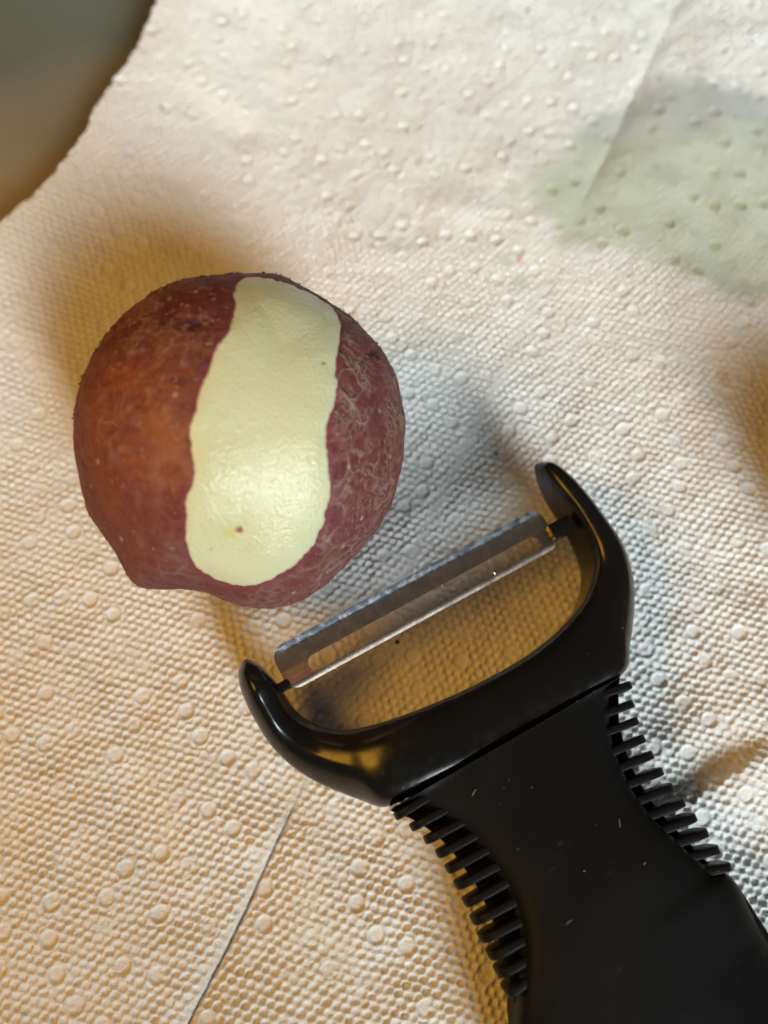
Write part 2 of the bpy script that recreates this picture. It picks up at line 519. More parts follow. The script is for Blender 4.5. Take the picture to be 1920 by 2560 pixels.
def sheet(name, parent, xa, xb, nx_step, lift=None):
    ys = [YB]
    while ys[-1] < YT:
        ys.append(ys[-1] + (0.24 if ys[-1] < 70 else 0.40))
    ys = np.array(ys)
    x0, x1 = xa(ys), xb(ys)
    n = int(np.ceil((x1-x0).max()/nx_step))+1
    t = np.linspace(0, 1, n)
    X = (x0[:, None]+(x1-x0)[:, None]*t[None]).ravel()
    Y = np.repeat(ys, n)
    z, wet, dot, green, tint = towel_height(X, Y, True)
    if lift is not None: z = z+lift(X, Y)
    m = len(ys)
    i = np.arange((m-1)*n).reshape(m-1, n)[:, :-1].ravel()
    F = np.stack([i, i+1, i+1+n, i+n], -1)
    # faces of a folded-over row would be degenerate only where the sheet has no width
    return mesh_obj(name, np.stack([X, Y, z], -1), F, M_PAPER, parent, attrs=dict(wet=wet, dot=dot, green=green, tint=tint))
def top_over(y): return 1.2*smooth(70, 100, y)
def seam_lift(X, Y):
    d = (x_perf(Y)+top_over(Y))-X
    s = Y
    up = 0.5*(1-smooth(-62, -42, s)) + 0.6*smooth(72, 100, s)
    up = up*(0.75+0.35*vnoise(Y/4.5, Y*0+2.2))
    return 0.07+up*np.exp(-(np.maximum(d, 0)/5.0)**2)
towel = empty("paper_towel", (0, 0, 0))
tag(towel, "white embossed paper towel with a damp greenish stain, under the potato and peeler", "paper towel")
left_sheet = sheet("towel_sheet", towel, x_left, lambda y: x_perf(y)+top_over(y), 0.26, seam_lift)
right_sheet = sheet("towel_sheet", towel, lambda y: x_perf(y)-1.6, lambda y: y*0+128.0, 0.26, lambda X, Y: -0.38*(1-smooth(-0.1, 0.75, X-x_perf(Y)))*(1-smooth(-62, -44, Y)+0.0))
left_sheet['label'] = "sheet left of the torn perforation, its free edge curled up off the counter"
right_sheet['label'] = "sheet right of the perforation, with the damp greenish stain"
def ground(x, y):
    return float(towel_height(np.array([x]), np.array([y]))[0])

# ------------------------------------------------------------------ potatoes
def cube_sphere(n):
    g = np.tan(np.linspace(-math.pi/4, math.pi/4, n+1))
    A, B = np.meshgrid(g, g, indexing='ij')
    V = []; F = []
    k = 0
    i = np.arange(n*(n+1)).reshape(n, n+1)[:, :-1].ravel()
    q = np.stack([i, i+n+1, i+n+2, i+1], -1)
    o = np.ones_like(A)
    for f, (p, flip) in enumerate((((A, B, o), 0), ((A, B, -o), 1), ((o, A, B), 0), ((-o, A, B), 1), ((B, o, A), 0), ((B, -o, A), 1))):
        V.append(np.stack([c.ravel() for c in p], -1))
        F.append((q[:, ::-1] if flip else q)+k)
        k += (n+1)**2
    V = np.vstack(V); F = np.vstack(F)
    V /= np.linalg.norm(V, axis=1)[:, None]
    key = np.round(V, 6)
    _, first, inv = np.unique(key, axis=0, return_index=True, return_inverse=True)
    return V[first], inv.ravel()[F]
D2S = 1920/1659.0
pot_px = np.array([(530, 588), (590, 590), (650, 612), (728, 658), (795, 716), (848, 790), (872, 880), (875, 975), (857, 1060), (822, 1140), (762, 1210), (700, 1270),
                   (640, 1305), (570, 1319), (500, 1307), (440, 1282), (395, 1274), (345, 1275), (297, 1268), (270, 1238), (235, 1180), (190, 1110), (167, 1020), (158, 930), (167, 850),
                   (196, 775), (243, 700), (300, 652), (365, 612), (445, 594)], float)*D2S
PC_PX = np.array([515.0, 955.0])*D2S
def vert_normals(P, F):
    n = np.cross(P[F[:, 2]]-P[F[:, 0]], P[F[:, 3]]-P[F[:, 1]])
    out = np.zeros_like(P)
    for k in range(4): np.add.at(out, F[:, k], n)
    return out/np.linalg.norm(out, axis=1)[:, None]
def potato_shape(D, outline_px, centre_px, depth, zc):
    C = at(centre_px[0], centre_px[1], zc)
    Wd = CAM-C; dist = np.linalg.norm(Wd); Wd /= dist
    U = np.cross(UP, Wd); U /= np.linalg.norm(U)
    V = np.cross(Wd, U)
    # outline points on the plane through C facing the lens
    pts = []
    for p in catmull(outline_px, 240, True):
        r = ray(p[0], p[1])
        t = ((C-CAM) @ Wd)/(r @ Wd)
        q = CAM+r*t-C
        pts.append((q @ U, q @ V))
    pts = np.array(pts)
    th = np.arctan2(pts[:, 1], pts[:, 0]); rad = np.hypot(pts[:, 0], pts[:, 1])
    rad = rad*np.sqrt(1-(rad/dist)**2)          # the visible contour lies in front of the equator
    o = np.argsort(th); th, rad = th[o], rad[o]
    u, v, w = D @ U, D @ V, D @ Wd
    a = np.arctan2(v, u)
    Rr = np.interp(a, np.concatenate([th-2*math.pi, th, th+2*math.pi]), np.tile(rad, 3))
    s = np.hypot(u, v)
    mean = rad.mean()
    Rr = mean+(Rr-mean)*smooth(0.25, 1.0, s)
    return C + (Rr*u)[:, None]*U + (Rr*v)[:, None]*V + (depth*w)[:, None]*Wd, (U, V, Wd), C
D, Q = cube_sphere(150)
zc = 26.0
for _ in range(4):                                # let it sink until it rests on the towel
    P, FR, PCEN = potato_shape(D, pot_px, PC_PX, 25.5, zc)
    low = P[np.argmin(P[:, 2])]
    zc += towel_big(np.array([low[0]]), np.array([low[1]]))[0]-0.15-low[2]
PSM = P.copy()
P = P + (0.34*noise3(P, 9.0, 1)+0.14*noise3(P, 2.6, 2))[:, None]*D
ROUGH = 0.085*noise3(P, 1.05, 4)+0.05*noise3(P, 0.62, 7)
NRM = vert_normals(P, Q)
if np.mean((NRM*(P-PCEN)).sum(1)) < 0: NRM = -NRM; Q = Q[:, ::-1]
Z1 = 1659/900.0
strip_px = np.array([(850, 95), (960, 100), (1080, 135), (1190, 190), (1262, 243), (1295, 310), (1290, 400), (1275, 480), (1278, 600), (1270, 680), (1240, 750), (1228, 830),
                     (1235, 920), (1245, 1000), (1248, 1080), (1235, 1160), (1210, 1250), (1170, 1340), (1080, 1430), (980, 1490), (870, 1525), (760, 1510), (680, 1475), (620, 1430),
                     (590, 1370), (580, 1300), (582, 1210), (580, 1130), (595, 1080), (620, 1020), (610, 940), (600, 850), (598, 790), (620, 720), (640, 640), (665, 570), (690, 500),
                     (720, 420), (760, 370), (795, 290), (805, 240), (800, 180), (815, 125)], float)/Z1+np.array([150, 640])
STRIP = catmull(strip_px, 260, True)
def z1(x, y): return (x/Z1+150, y/Z1+640)
PX = project(P)
facing = ((CAM-P)*NRM).sum(1) > -6
SD = np.where(facing, poly_sd(PX, STRIP), 400.0)
SD = SD + np.where(facing, 2.6*vnoise(PX[:, 0]/22, PX[:, 1]/22, 5)+2.0*vnoise(PX[:, 0]/9, PX[:, 1]/9, 3)+1.3*vnoise(PX[:, 0]/4, PX[:, 1]/4, 4), 0)
def spot_field(px, py, rx, ry=None, hard=0.5):
    ry = ry or rx
    d = np.hypot((PX[:, 0]-px)/rx, (PX[:, 1]-py)/ry)
    return np.where(facing, 1-smooth(hard, 1.0, d+0.25*vnoise(PX[:, 0]/4, PX[:, 1]/4, 8)), 0)
eye = np.maximum.reduce([spot_field(*z1(620, 295), 30, 12)*0.85, spot_field(*z1(1440, 445), 15, 11)*0.9, spot_field(*z1(1525, 520), 11, 6)*0.7,
                         spot_field(*z1(595, 850), 8, 10)*0.55, spot_field(*z1(1237, 965), 7, 9)*0.8, spot_field(*z1(1268, 1015), 5)*0.8, spot_field(*z1(1583, 710), 5, 16)*0.8,
                         spot_field(*z1(1255, 1220), 5)*0.6, spot_field(*z1(540, 580), 40, 22, 0.1)*0.30])
dent = 0.7*spot_field(*z1(620, 310), 60, 26, 0.0)+0.5*spot_field(*z1(1440, 445), 34, 24, 0.0)
SKIN_P = P + (ROUGH*smooth(2, 14, SD))[:, None]*NRM - (0.16*np.clip(1-SD/7.0, 0, 1)**2+dent)[:, None]*NRM
up_left = np.clip((vnoise(PX[:, 0]/170, PX[:, 1]/170, 31)*0.5+0.62)+0.35*smooth(560, 900, PX[:, 0])+0.25*(1-smooth(760, 1000, PX[:, 1])), 0.25, 1.0)
net = (0.45+0.55*smooth(640, 820, PX[:, 0])+0.4*np.exp(-((PX[:, 0]-440)/150)**2-((PX[:, 1]-780)/90)**2))*up_left*(1-0.5*np.clip(1-SD/20, 0, 1))
scuff = np.clip(spot_field(*z1(560, 960), 150, 170, 0.0)+0.9*spot_field(*z1(500, 640), 230, 190, 0.0)+0.7*spot_field(*z1(300, 820), 240, 300, 0.0)+0.5*spot_field(*z1(560, 400), 160, 60, 0.0), 0, 1)
pink_cast = np.clip(smooth(600, 800, PX[:, 0])*0.8+0.5*smooth(1280, 1440, PX[:, 1]), 0, 1)*np.where(facing, 1, 0)  # pinker right side: the window's cool light painted into the skin colour
edge = np.clip(1-SD/13.0, 0, 1)**1.5*0.8
depth = 0.15+0.90*smooth(0, 150, -SD)
FLESH_P = P + (PSM-P)*smooth(0, 45, -SD)[:, None] - np.where(SD > 0, 0.20+0.05*SD, depth)[:, None]*NRM
# along the cut the blade leaves shallow flats
T = np.concatenate([Q[:, [0, 1, 2]], Q[:, [0, 2, 3]]])
def clip(tri, val, arrays, keep_ge):
    s = val if keep_ge else -val
    ins = s >= 0
    cnt = ins[tri].sum(1)
    faces = [tuple(t) for t in tri[cnt == 3]]
    extra = []; cache = {}
    base = len(s)
    def cut(i, j):
        k = (i, j) if i < j else (j, i)
        if k not in cache:
            f = s[k[0]]/(s[k[0]]-s[k[1]])
            cache[k] = base+len(extra)
            extra.append((k[0], k[1], f))
        return cache[k]
    for t in tri[(cnt == 1) | (cnt == 2)]:
        out = []
        for a in range(3):
            i, j = int(t[a]), int(t[(a+1) % 3])
            if ins[i]: out.append(i)
            if ins[i] != ins[j]: out.append(cut(i, j))
        faces.extend((out[0], out[b], out[b+1]) for b in range(1, len(out)-1))
    F = np.array(faces)
    if extra:
        E = np.array(extra); ia, ib, f = E[:, 0].astype(int), E[:, 1].astype(int), E[:, 2]
        arrays = [np.concatenate([A, A[ia]+(A[ib]-A[ia])*(f[:, None] if A.ndim == 2 else f)]) for A in arrays]
    used, inv = np.unique(F, return_inverse=True)
    return inv.reshape(F.shape), [A[used] for A in arrays]
base_pt = P[np.argmin(P[:, 2])]
potato = empty("potato", (base_pt[0], base_pt[1], base_pt[2]))
tag(potato, "red-skinned potato with one broad strip peeled to pale yellow flesh", "potato")
F1, (sp_, sn_, se_, sy_, sc_, pi_) = clip(T, SD, [SKIN_P, net, edge, eye, scuff, pink_cast], True)
skin = mesh_obj("skin", sp_, F1, M_SKIN, potato, attrs=dict(net=sn_, edge=se_, eye=sy_, scuff=sc_, pink=pi_))
pink = spot_field(*z1(828, 1275), 13, 10, 0.4)
halo = 0.55*spot_field(*z1(800, 1290), 50, 26, 0.0)
brown = np.maximum(spot_field(*z1(1217, 494), 6.5, 5.5, 0.2), 0.6*spot_field(*z1(692, 1362), 4, 4, 0.3))
rimv = np.clip(1+SD/10.0, 0, 1)*0.5
F2, (fp_, ra_, ha_, pk_, bw_) = clip(T, SD-3.0, [FLESH_P, rimv, halo, pink, brown], False)
flesh = mesh_obj("flesh", fp_, F2, M_FLESH, potato, attrs=dict(rim=ra_, halo=ha_, spot=pk_, brown=bw_))
flesh['label'] = "pale yellow peeled strip"

# loose curls of skin: hundreds of hair-thin flakes, one part
M_FLAKE, _, _ = plain("skin_flake", (0.32, 0.19, 0.125), 0.75, 0.2)
M_FLAKE2, _, _ = plain("skin_flake_dark", (0.14, 0.055, 0.035), 0.8, 0.2)
def flakes(name, count, weight, mat, lmin, lmax, wid, lift):
    ok = np.flatnonzero((SD > 10) & (P[:, 2] > 8))
    w = weight[ok]; w = w/w.sum()
    pick = rng.choice(ok, count, p=w)
    V = []; F = []
    for k in pick:
        n = NRM[k]; p = SKIN_P[k]
        a = np.cross(n, rng.normal(size=3)); a /= np.linalg.norm(a)
        b = np.cross(n, a)
        L = rng.uniform(lmin, lmax); cur = rng.uniform(-0.9, 0.9); wv = wid*rng.uniform(0.6, 1.4)
        l1, l2 = rng.uniform(0, lift), rng.uniform(0, lift)
        s0 = len(V)
        for q in range(5):
            t = q/4-0.5
            c = p + a*(t*L) + b*(cur*L*(t*t-0.1)) + n*(0.03+l1*max(0, t*2)**2+l2*max(0, -t*2)**2)
            hw = wv*(0.35+0.65*math.sqrt(max(0, 1-(2*t)**2)))
            V.append(c-b*hw+n*0.0); V.append(c+b*hw+n*wv*0.5)
        for q in range(4):
            i = s0+2*q
            F.append((i, i+1, i+3, i+2))
    o = mesh_obj(name, np.array(V), np.array(F), mat, potato)
    o['kind'] = 'stuff'
    return o
wl = np.where(facing, 0.22+1.2*np.exp(-((PX[:, 0]-400)/190)**2-((PX[:, 1]-800)/130)**2)+0.8*np.exp(-((PX[:, 0]-960)/90)**2-((PX[:, 1]-1220)/240)**2)
              + 0.5*np.exp(-((PX[:, 0]-800)/130)**2-((PX[:, 1]-1480)/60)**2), 0.10)
flakes("skin_flake", 800, wl, M_FLAKE, 0.3, 1.1, 0.06, 0.18)
ws = np.where(np.abs(((CAM-P)*NRM).sum(1)/np.linalg.norm(CAM-P, axis=1)) < 0.22, 1.0, 0.02)*(0.3+1.2*(PX[:, 1] < 960))
flakes("skin_flake", 420, ws, M_FLAKE2, 0.25, 0.7, 0.12, 0.26)

# another potato stands to the right, out of the picture; only its shade reaches in
D2, Q2 = cube_sphere(40)
gx = at(1920, 1040, 0)
c2 = np.array([gx[0]+22.5, gx[1]-32.5, 0.0])
P2 = D2*np.array([19.0, 20.0, 18.0])
P2 = P2+(0.9*noise3(P2+50, 14.0, 5))[:, None]*D2
c2[2] = towel_big(np.array([c2[0]]), np.array([c2[1]]))[0]-P2[:, 2].min()-0.2
one = np.ones(len(P2))
o2 = mesh_obj("potato", P2+c2, Q2, M_SKIN, None, attrs=dict(net=one*0.6, edge=one*0, eye=one*0), origin=(c2[0], c2[1], c2[2]+P2[:, 2].min()))
tag(o2, "whole unpeeled red potato standing right of the peeler, mostly out of the picture", "potato")

# ------------------------------------------------------------------ the peeler
A0 = at(905, 1505, 0)
BD = at(1380, 1285, 10)-at(700, 1650, 10); BD /= np.linalg.norm(BD)    # along the blade
PANG = math.atan2(BD[1], BD[0])
peeler = empty("vegetable_peeler", (A0[0], A0[1], 0.0), PANG)
tag(peeler, "black Y-shaped vegetable peeler with slotted steel blade and ribbed rubber handle", "peeler")
AX = np.array([BD[1], -BD[0], 0.0])          # from the blade towards the handle end
ZUP = np.array([0, 0, 1.0])

def section_loft(name, I, O, zc, hz, nin, nout, mat, k=44, crown=None, closed_ends=True, sharp=None):
    """loft of closed super-ellipse sections between an inner and an outer curve"""
    n = len(I)
    ang = np.linspace(0, 2*math.pi, k, endpoint=False)
    V = []
    for s in range(n):
        mid = (I[s]+O[s])/2; half = (O[s]-I[s])/2
        for a in ang:
            ca, sa = math.cos(a), math.sin(a)
            e = nout[s] if ca > 0 else nin[s]
            x = math.copysign(abs(ca)**(2/e), ca); z = math.copysign(abs(sa)**(2/e), sa)
            zz = hz[s]*z
            if z > 0: zz *= 1-(0.10 if crown is None else crown[s])*x*x
            V.append(np.array([mid[0]+half[0]*x, mid[1]+half[1]*x, zc[s]+zz]))
    F = []
    for s in range(n-1):
        for q in range(k):
            F.append((s*k+q, s*k+(q+1) % k, (s+1)*k+(q+1) % k, (s+1)*k+q))
    if closed_ends:
        F.append(tuple(range(k-1, -1, -1))); F.append(tuple((n-1)*k+q for q in range(k)))
    return np.array(V), F

# head: (inner px, outer px, centre height, half height, inner and outer roundness, boxy at the seam)
HEAD = [
 ((1336, 1166), (1341, 1160), 11.0, 0.5, 2.2, 2.0),
 ((1347, 1192), (1380, 1168), 11.0, 3.2, 2.6, 2.0),
 ((1376, 1240), (1426, 1205), 10.6, 4.4, 3.4, 2.0),
 ((1418, 1296), (1472, 1262), 10.0, 5.0, 4.0, 2.0),
 ((1447, 1350), (1512, 1317), 9.3, 5.4, 4.0, 2.0),
 ((1466, 1399), (1545, 1366), 8.6, 5.8, 4.0, 2.0),
 ((1468, 1446), (1567, 1416), 8.1, 6.1, 4.0, 2.0),
 ((1450, 1503), (1578, 1468), 7.7, 6.3, 4.0, 2.1),
 ((1430, 1535), (1579, 1522), 7.5, 6.4, 4.0, 2.2),
 ((1402, 1567), (1574, 1575), 7.4, 6.5, 4.0, 2.4),
 ((1370, 1600), (1564, 1630), 7.4, 6.6, 4.0, 3.0),
 ((1335, 1628), (1545, 1690), 7.4, 6.7, 4.0, 6.0),
 ((1290, 1660), (1475, 1733), 7.4, 6.8, 4.0, 14.0),
 ((1230, 1695), (1390, 1783), 7.4, 6.8, 4.0, 18.0),
 ((1160, 1731), (1300, 1834), 7.4, 6.8, 4.0, 18.0),
 ((1090, 1762), (1210, 1885), 7.4, 6.8, 4.0, 18.0),
 ((1015, 1792), (1120, 1936), 7.4, 7.0, 4.0, 16.0),
 ((950, 1812), (1030, 1986), 7.4, 6.8, 3.6, 12.0),
 ((895, 1824), (962, 2018), 7.2, 6.3, 3.4, 5.0),
 ((855, 1827), (905, 2002), 7.0, 5.4, 3.2, 2.6),
 ((822, 1822), (850, 1981), 6.8, 4.8, 3.2, 2.2),
 ((792, 1812), (795, 1957), 6.8, 4.3, 3.2, 2.0),
 ((764, 1797), (745, 1927), 7.0, 4.2, 3.2, 2.0),
 ((740, 1776), (704, 1893), 7.5, 4.4, 3.2, 2.0),
 ((722, 1752), (672, 1857), 8.3, 4.7, 3.2, 2.0),
 ((707, 1727), (643, 1811), 9.2, 4.8, 3.2, 2.0),
 ((692, 1706), (620, 1768), 10.2, 4.7, 3.0, 2.0),
 ((674, 1686), (602, 1722), 10.7, 4.0, 2.8, 2.0),
 ((655, 1666), (597, 1685), 11.0, 3.0, 2.4, 2.0),
 ((632, 1652), (606, 1657), 11.0, 1.4, 2.2, 2.0),
 ((620, 1648), (616, 1649), 11.0, 0.4, 2.2, 2.0)]
ZS = 1.25
n = 190
hi = catmull([h[0] for h in HEAD], n); ho = catmull([h[1] for h in HEAD], n)
par = np.maximum(catmull([[h[2]*ZS, h[3]*ZS, h[4], h[5]] for h in HEAD], n), 0.3)
I3 = np.array([at(p[0], p[1], z) for p, z in zip(hi, par[:, 0])])
O3 = np.array([at(p[0], p[1], z) for p, z in zip(ho, par[:, 0])])
HV, HF = section_loft("head", I3, O3, par[:, 0], par[:, 1], np.maximum(2.0, par[:, 2]*2.4-3.2), np.maximum(par[:, 3], 2.0), M_PLASTIC, 96, crown=np.interp(np.linspace(0, 30, n), [0, 13, 16, 19, 22, 30], [0.1, 0.1, 0.12, 0.34, 0.3, 0.15]))
head = mesh_obj("head", HV, HF, M_PLASTIC, peeler, sharp=math.radians(50))

# grip: solid rubber core with a flat top, a thinner web inside the ribs
Z5 = lambda x, y: (930+x/3.625, 1950+y/3.625)
Z6 = lambda x, y: (1480+x/2.4045, 1640+y/2.4045)
rootL = [(974, 2020)]+[Z5(*p) for p in ((330, 180), (510, 270), (675, 360), (815, 460), (935, 590), (1040, 720), (1140, 870), (1215, 1010), (1275, 1190), (1315, 1370), (1328, 1560), (1322, 1750))]+\
        [(1292, 2492), (1288, 2560), (1300, 2700), (1338, 2850), (1400, 3010), (1500, 3150), (1650, 3240)]
rootR = [(1552, 1686)]+[Z6(*p) for p in ((108, 150), (95, 230), (92, 310), (100, 450), (130, 580), (172, 680), (215, 780), (278, 875), (350, 970), (440, 1055), (530, 1140), (620, 1215), (700, 1275))]+\
        [(1824, 2187), (1875, 2262), (1960, 2400), (2050, 2560), (2110, 2720), (2120, 2880), (2060, 3040), (1960, 3150), (1800, 3225)]
webL = [(972, 2021)]+[Z5(*p) for p in ((215, 285), (370, 345), (515, 440), (650, 555), (762, 690), (855, 825), (945, 960), (1020, 1110), (1090, 1270), (1135, 1440), (1182, 1620), (1222, 1790), (1262, 1960))]+[(1290, 2530)]
webR = [(1553, 1685)]+[Z6(*p) for p in ((158, 120), (150, 200), (150, 290), (152, 385), (175, 490), (205, 600), (250, 700), (300, 790), (355, 870), (420, 950), (500, 1040), (590, 1130), (665, 1210), (760, 1290))]+[(1840, 2210)]
def resample_by_axis(px, z, ts):
    q = np.array([at(p[0], p[1], z) for p in catmull(px, 400)])
    t = (q-A0) @ AX
    o = np.argsort(t)
    b = (q-A0) @ BD
    return np.interp(ts, t[o], b[o]), t
def axis_pts(b, t): return A0+np.outer(b, BD)+np.outer(t, AX)
_, tl = resample_by_axis(rootL, 14.0, [0]); _, tr = resample_by_axis(rootR, 14.0, [0])
def seam_t():                                       # the seam runs straight between the two corners
    a = (at(974, 2020, 14.0)-A0); b = (at(1552, 1686, 14.0)-A0)
    return a @ AX, b @ AX, a @ BD, b @ BD
sa, sb, ba, bb = seam_t()
tend = min(tl.max(), tr.max())
nst = 150
lin = np.linspace(0, 1, nst)**1.0
# stations are slanted at the seam and square to the axis further on
GI = []; GO = []
for f in lin:
    t = (sa+sb)/2+f*(tend-1.0-(sa+sb)/2)
    k = max(0.0, 1-f*3.0)
    tL = t+(sa-(sa+sb)/2)*k; tR = t+(sb-(sa+sb)/2)*k
    bL = resample_by_axis(rootL, 14.0, [tL])[0][0]; bR = resample_by_axis(rootR, 14.0, [tR])[0][0]
    GI.append(A0+bL*BD+tL*AX); GO.append(A0+bR*BD+tR*AX)
GI, GO = np.array(GI), np.array(GO)
shift = AX*0.22
GI, GO = GI+shift, GO+shift
hz = 7.0+0.6*smooth(0, 0.5, lin)
hz = hz*np.sqrt(np.clip(1-smooth(0.86, 1.0, lin)*0.9, 0.05, 1))
nn = 7.0-3.8*smooth(0.45, 0.62, lin)
zc_g = 7.5+0.5*smooth(0, 0.5, lin)
hz, zc_g = hz*ZS, zc_g*ZS
GV, GF = section_loft("grip", GI, GO, zc_g, hz, nn, nn, M_RUBBER, 64, crown=0.10+0.22*smooth(0.3, 0.6, lin))
# web
tws = np.linspace((sa+sb)/2, (sa+sb)/2+58, 90)
WI = []; WO = []
for t in tws:
    k = max(0.0, 1-(t-tws[0])/25.0)
    tL = t+(sa-(sa+sb)/2)*k; tR = t+(sb-(sa+sb)/2)*k
    WI.append(A0+resample_by_axis(webL, 11.2, [tL])[0][0]*BD+tL*AX); WO.append(A0+resample_by_axis(webR, 11.2, [tR])[0][0]*BD+tR*AX)
WI, WO = np.array(WI)+shift*1.5, np.array(WO)+shift*1.5
WV, WF = section_loft("web", WI, WO, np.full(90, 8.6*ZS), np.full(90, 2.0), np.full(90, 8.0), np.full(90, 8.0), M_RUBBER, 32)
off = len(GV)
grip = mesh_obj("grip", np.vstack([GV, WV]), GF+[tuple(i+off for i in f) for f in WF], M_RUBBER, peeler, sharp=math.radians(48))

# ribs: each its own part
def rib(tip_px, root_px, thick, ztop, ztip):
    tip = at(tip_px[0], tip_px[1], 8.6*ZS); root = at(root_px[0], root_px[1], 11.0*ZS)
    d = tip-root; d[2] = 0; L = np.linalg.norm(d); d /= L
    nrm = np.array([-d[1], d[0], 0])
    L0 = 2.6
    prof = []
    m = 12
    for q in range(m+1):                      # over the top from the root to the tip and back below
        a = math.pi/2*(1-q/m)
        s = L*max(0.0, math.cos(a))**(2/4.2); z = 9.6+(ztop-9.6)*math.sin(a)**(2/4.2)
        prof.append((s, z))
    for q in range(1, m+1):
        a = -math.pi/2*(q/m)
        s = L*max(0.0, math.cos(a))**(2/4.2); z = 9.6-2.4*(-math.sin(a))**(2/4.2)
        prof.append((s, z))
    prof = [(s, z*ZS) for s, z in prof]
    prof = [(-L0, ztop*ZS-0.1)]+prof+[(-L0, 7.2*ZS)]
    k = len(prof)
    bm = bmesh.new()
    ra = [bm.verts.new(root+d*s+nrm*(-thick/2)+np.array([0, 0, z-root[2]])) for s, z in prof]
    rb = [bm.verts.new(root+d*s+nrm*(thick/2)+np.array([0, 0, z-root[2]])) for s, z in prof]
    bm.faces.new(ra[::-1]); bm.faces.new(rb)
    for i in range(k):
        bm.faces.new((ra[i], ra[(i+1) % k], rb[(i+1) % k], rb[i]))
    bmesh.ops.recalc_face_normals(bm, faces=bm.faces)
    es = [e for e in bm.edges if len(e.link_faces) == 2 and (len(e.link_faces[0].verts) > 4) != (len(e.link_faces[1].verts) > 4)]
    bmesh.ops.bevel(bm, geom=es, offset=0.22, segments=2, profile=0.5, affect='EDGES')
    bm.verts.index_update()
    V = np.array([v.co[:] for v in bm.verts]); F = [tuple(v.index for v in f.verts) for f in bm.faces]
    bm.free()
    return mesh_obj("rib", V, F, M_RUBBER, peeler, sharp=math.radians(60))
LT = [(205, 338), (345, 435), (470, 548), (580, 672), (665, 808), (745, 950), (820, 1105), (890, 1262), (960, 1418), (1035, 1570), (1105, 1722), (1180, 1892)]
LR = [(420, 210), (590, 305), (745, 410), (880, 520), (990, 645), (1090, 785), (1175, 930), (1245, 1100), (1295, 1275), (1318, 1450), (1325, 1640), (1310, 1850)]
for k, (a, b) in enumerate(zip(LT, LR)):
    rib(Z5(*a), Z5(*b), 1.25, 13.4, 9)
RT = [(198, 192), (212, 300), (240, 400), (278, 502), (327, 598), (384, 694), (444, 786), (510, 875), (576, 962), (645, 1052), (708, 1150), (776, 1250)]
RR = [(105, 222), (92, 345), (105, 452), (132, 570), (178, 665), (222, 765), (284, 860), (352, 950), (440, 1030), (520, 1110), (600, 1195), (690, 1285)]
for k, (a, b) in enumerate(zip(RT, RR)):
    rib(Z6(*a), Z6(*b), 1.25, 13.4, 9)

# blade: slotted plate, dished along its length
BZ = 14.3
b0 = at(690, 1660, BZ); b1 = at(1368, 1307, BZ)
bc = (b0+b1)/2
BL = np.linalg.norm(b1-b0)
ctr = (at(700, 1616, BZ)+at(1318, 1283, BZ))/2           # middle of the upper (cutting) edge
ctr = A0+((bc-A0) @ BD)*BD+((ctr-A0) @ AX)*AX
BW = 7.7
def rrect(x0, x1, v0, v1, r, n=14, m=40):
    """rounded rectangle, same point count for every call"""
    pts = []
    for cx, cv, a0 in ((x1-r, v1-r, 0), (x0+r, v1-r, 90), (x0+r, v0+r, 180), (x1-r, v0+r, 270)):
        arc = [(cx+r*math.cos(math.radians(a0+90*q/n)), cv+r*math.sin(math.radians(a0+90*q/n))) for q in range(n+1)]
        pts.append(arc)
    out = []
    for k in range(4):
        out += pts[k]
        p, q = pts[k][-1], pts[(k+1) % 4][0]
        out += [(p[0]+(q[0]-p[0])*i/m, p[1]+(q[1]-p[1])*i/m) for i in range(1, m)]
    return np.array(out)
def dish(x, v):
    z = np.interp(v, [0, 0.35, 0.95, 1.15, 2.5, 4.2, 5.6, 6.4, 6.75, 7.2, 7.7], [0.74, 0.60, 0.33, 0.25, 0.0, -0.25, -0.05, 0.22, 0.34, 0.20, -0.02])
    return z
outer = rrect(-BL/2, BL/2, 0, BW, 2.3)
inner = rrect(-BL/2+4.6, BL/2-2.9, 3.8, 6.7, 1.3)
rings = []
for f in (0, 0.08, 0.16, 0.24, 0.262, 0.285, 0.4, 0.52, 0.64, 0.76, 0.88, 1.0):
    rings.append(outer+(inner-outer)*f)
R = np.array(rings)
# keep a ring on the ground bevel so its edge is crisp
nr, npnt = R.shape[:2]
th_ = 0.42
xy = R.reshape(-1, 2)
# sample finely: rebuild plate as a dense bridge
ztop = dish(xy[:, 0], xy[:, 1])
def blade_world(x, v, z):
    return ctr[None]+np.outer(x, BD)+np.outer(v, AX)+np.outer(z+BZ, ZUP)-np.outer(np.full(len(x), ctr[2]), ZUP)
top = blade_world(xy[:, 0], xy[:, 1], ztop); bot = blade_world(xy[:, 0], xy[:, 1], ztop-th_)
nv = len(xy)
BF = []
for r in range(nr-1):
    for q in range(npnt):
        a, b = r*npnt+q, r*npnt+(q+1) % npnt
        c, d = (r+1)*npnt+(q+1) % npnt, (r+1)*npnt+q
        BF.append((a, b, c, d)); BF.append((a+nv, d+nv, c+nv, b+nv))
for q in range(npnt):
    a, b = q, (q+1) % npnt
    BF.append((a, a+nv, b+nv, b))
    a, b = (nr-1)*npnt+q, (nr-1)*npnt+(q+1) % npnt
    BF.append((a, b, b+nv, a+nv))
gnd = (xy[:, 1] < 1.12).astype(float)
blade = mesh_obj("blade", np.vstack([top, bot]), BF, M_STEEL, peeler, sharp=math.radians(40), attrs=dict(ground=np.concatenate([gnd, gnd])))
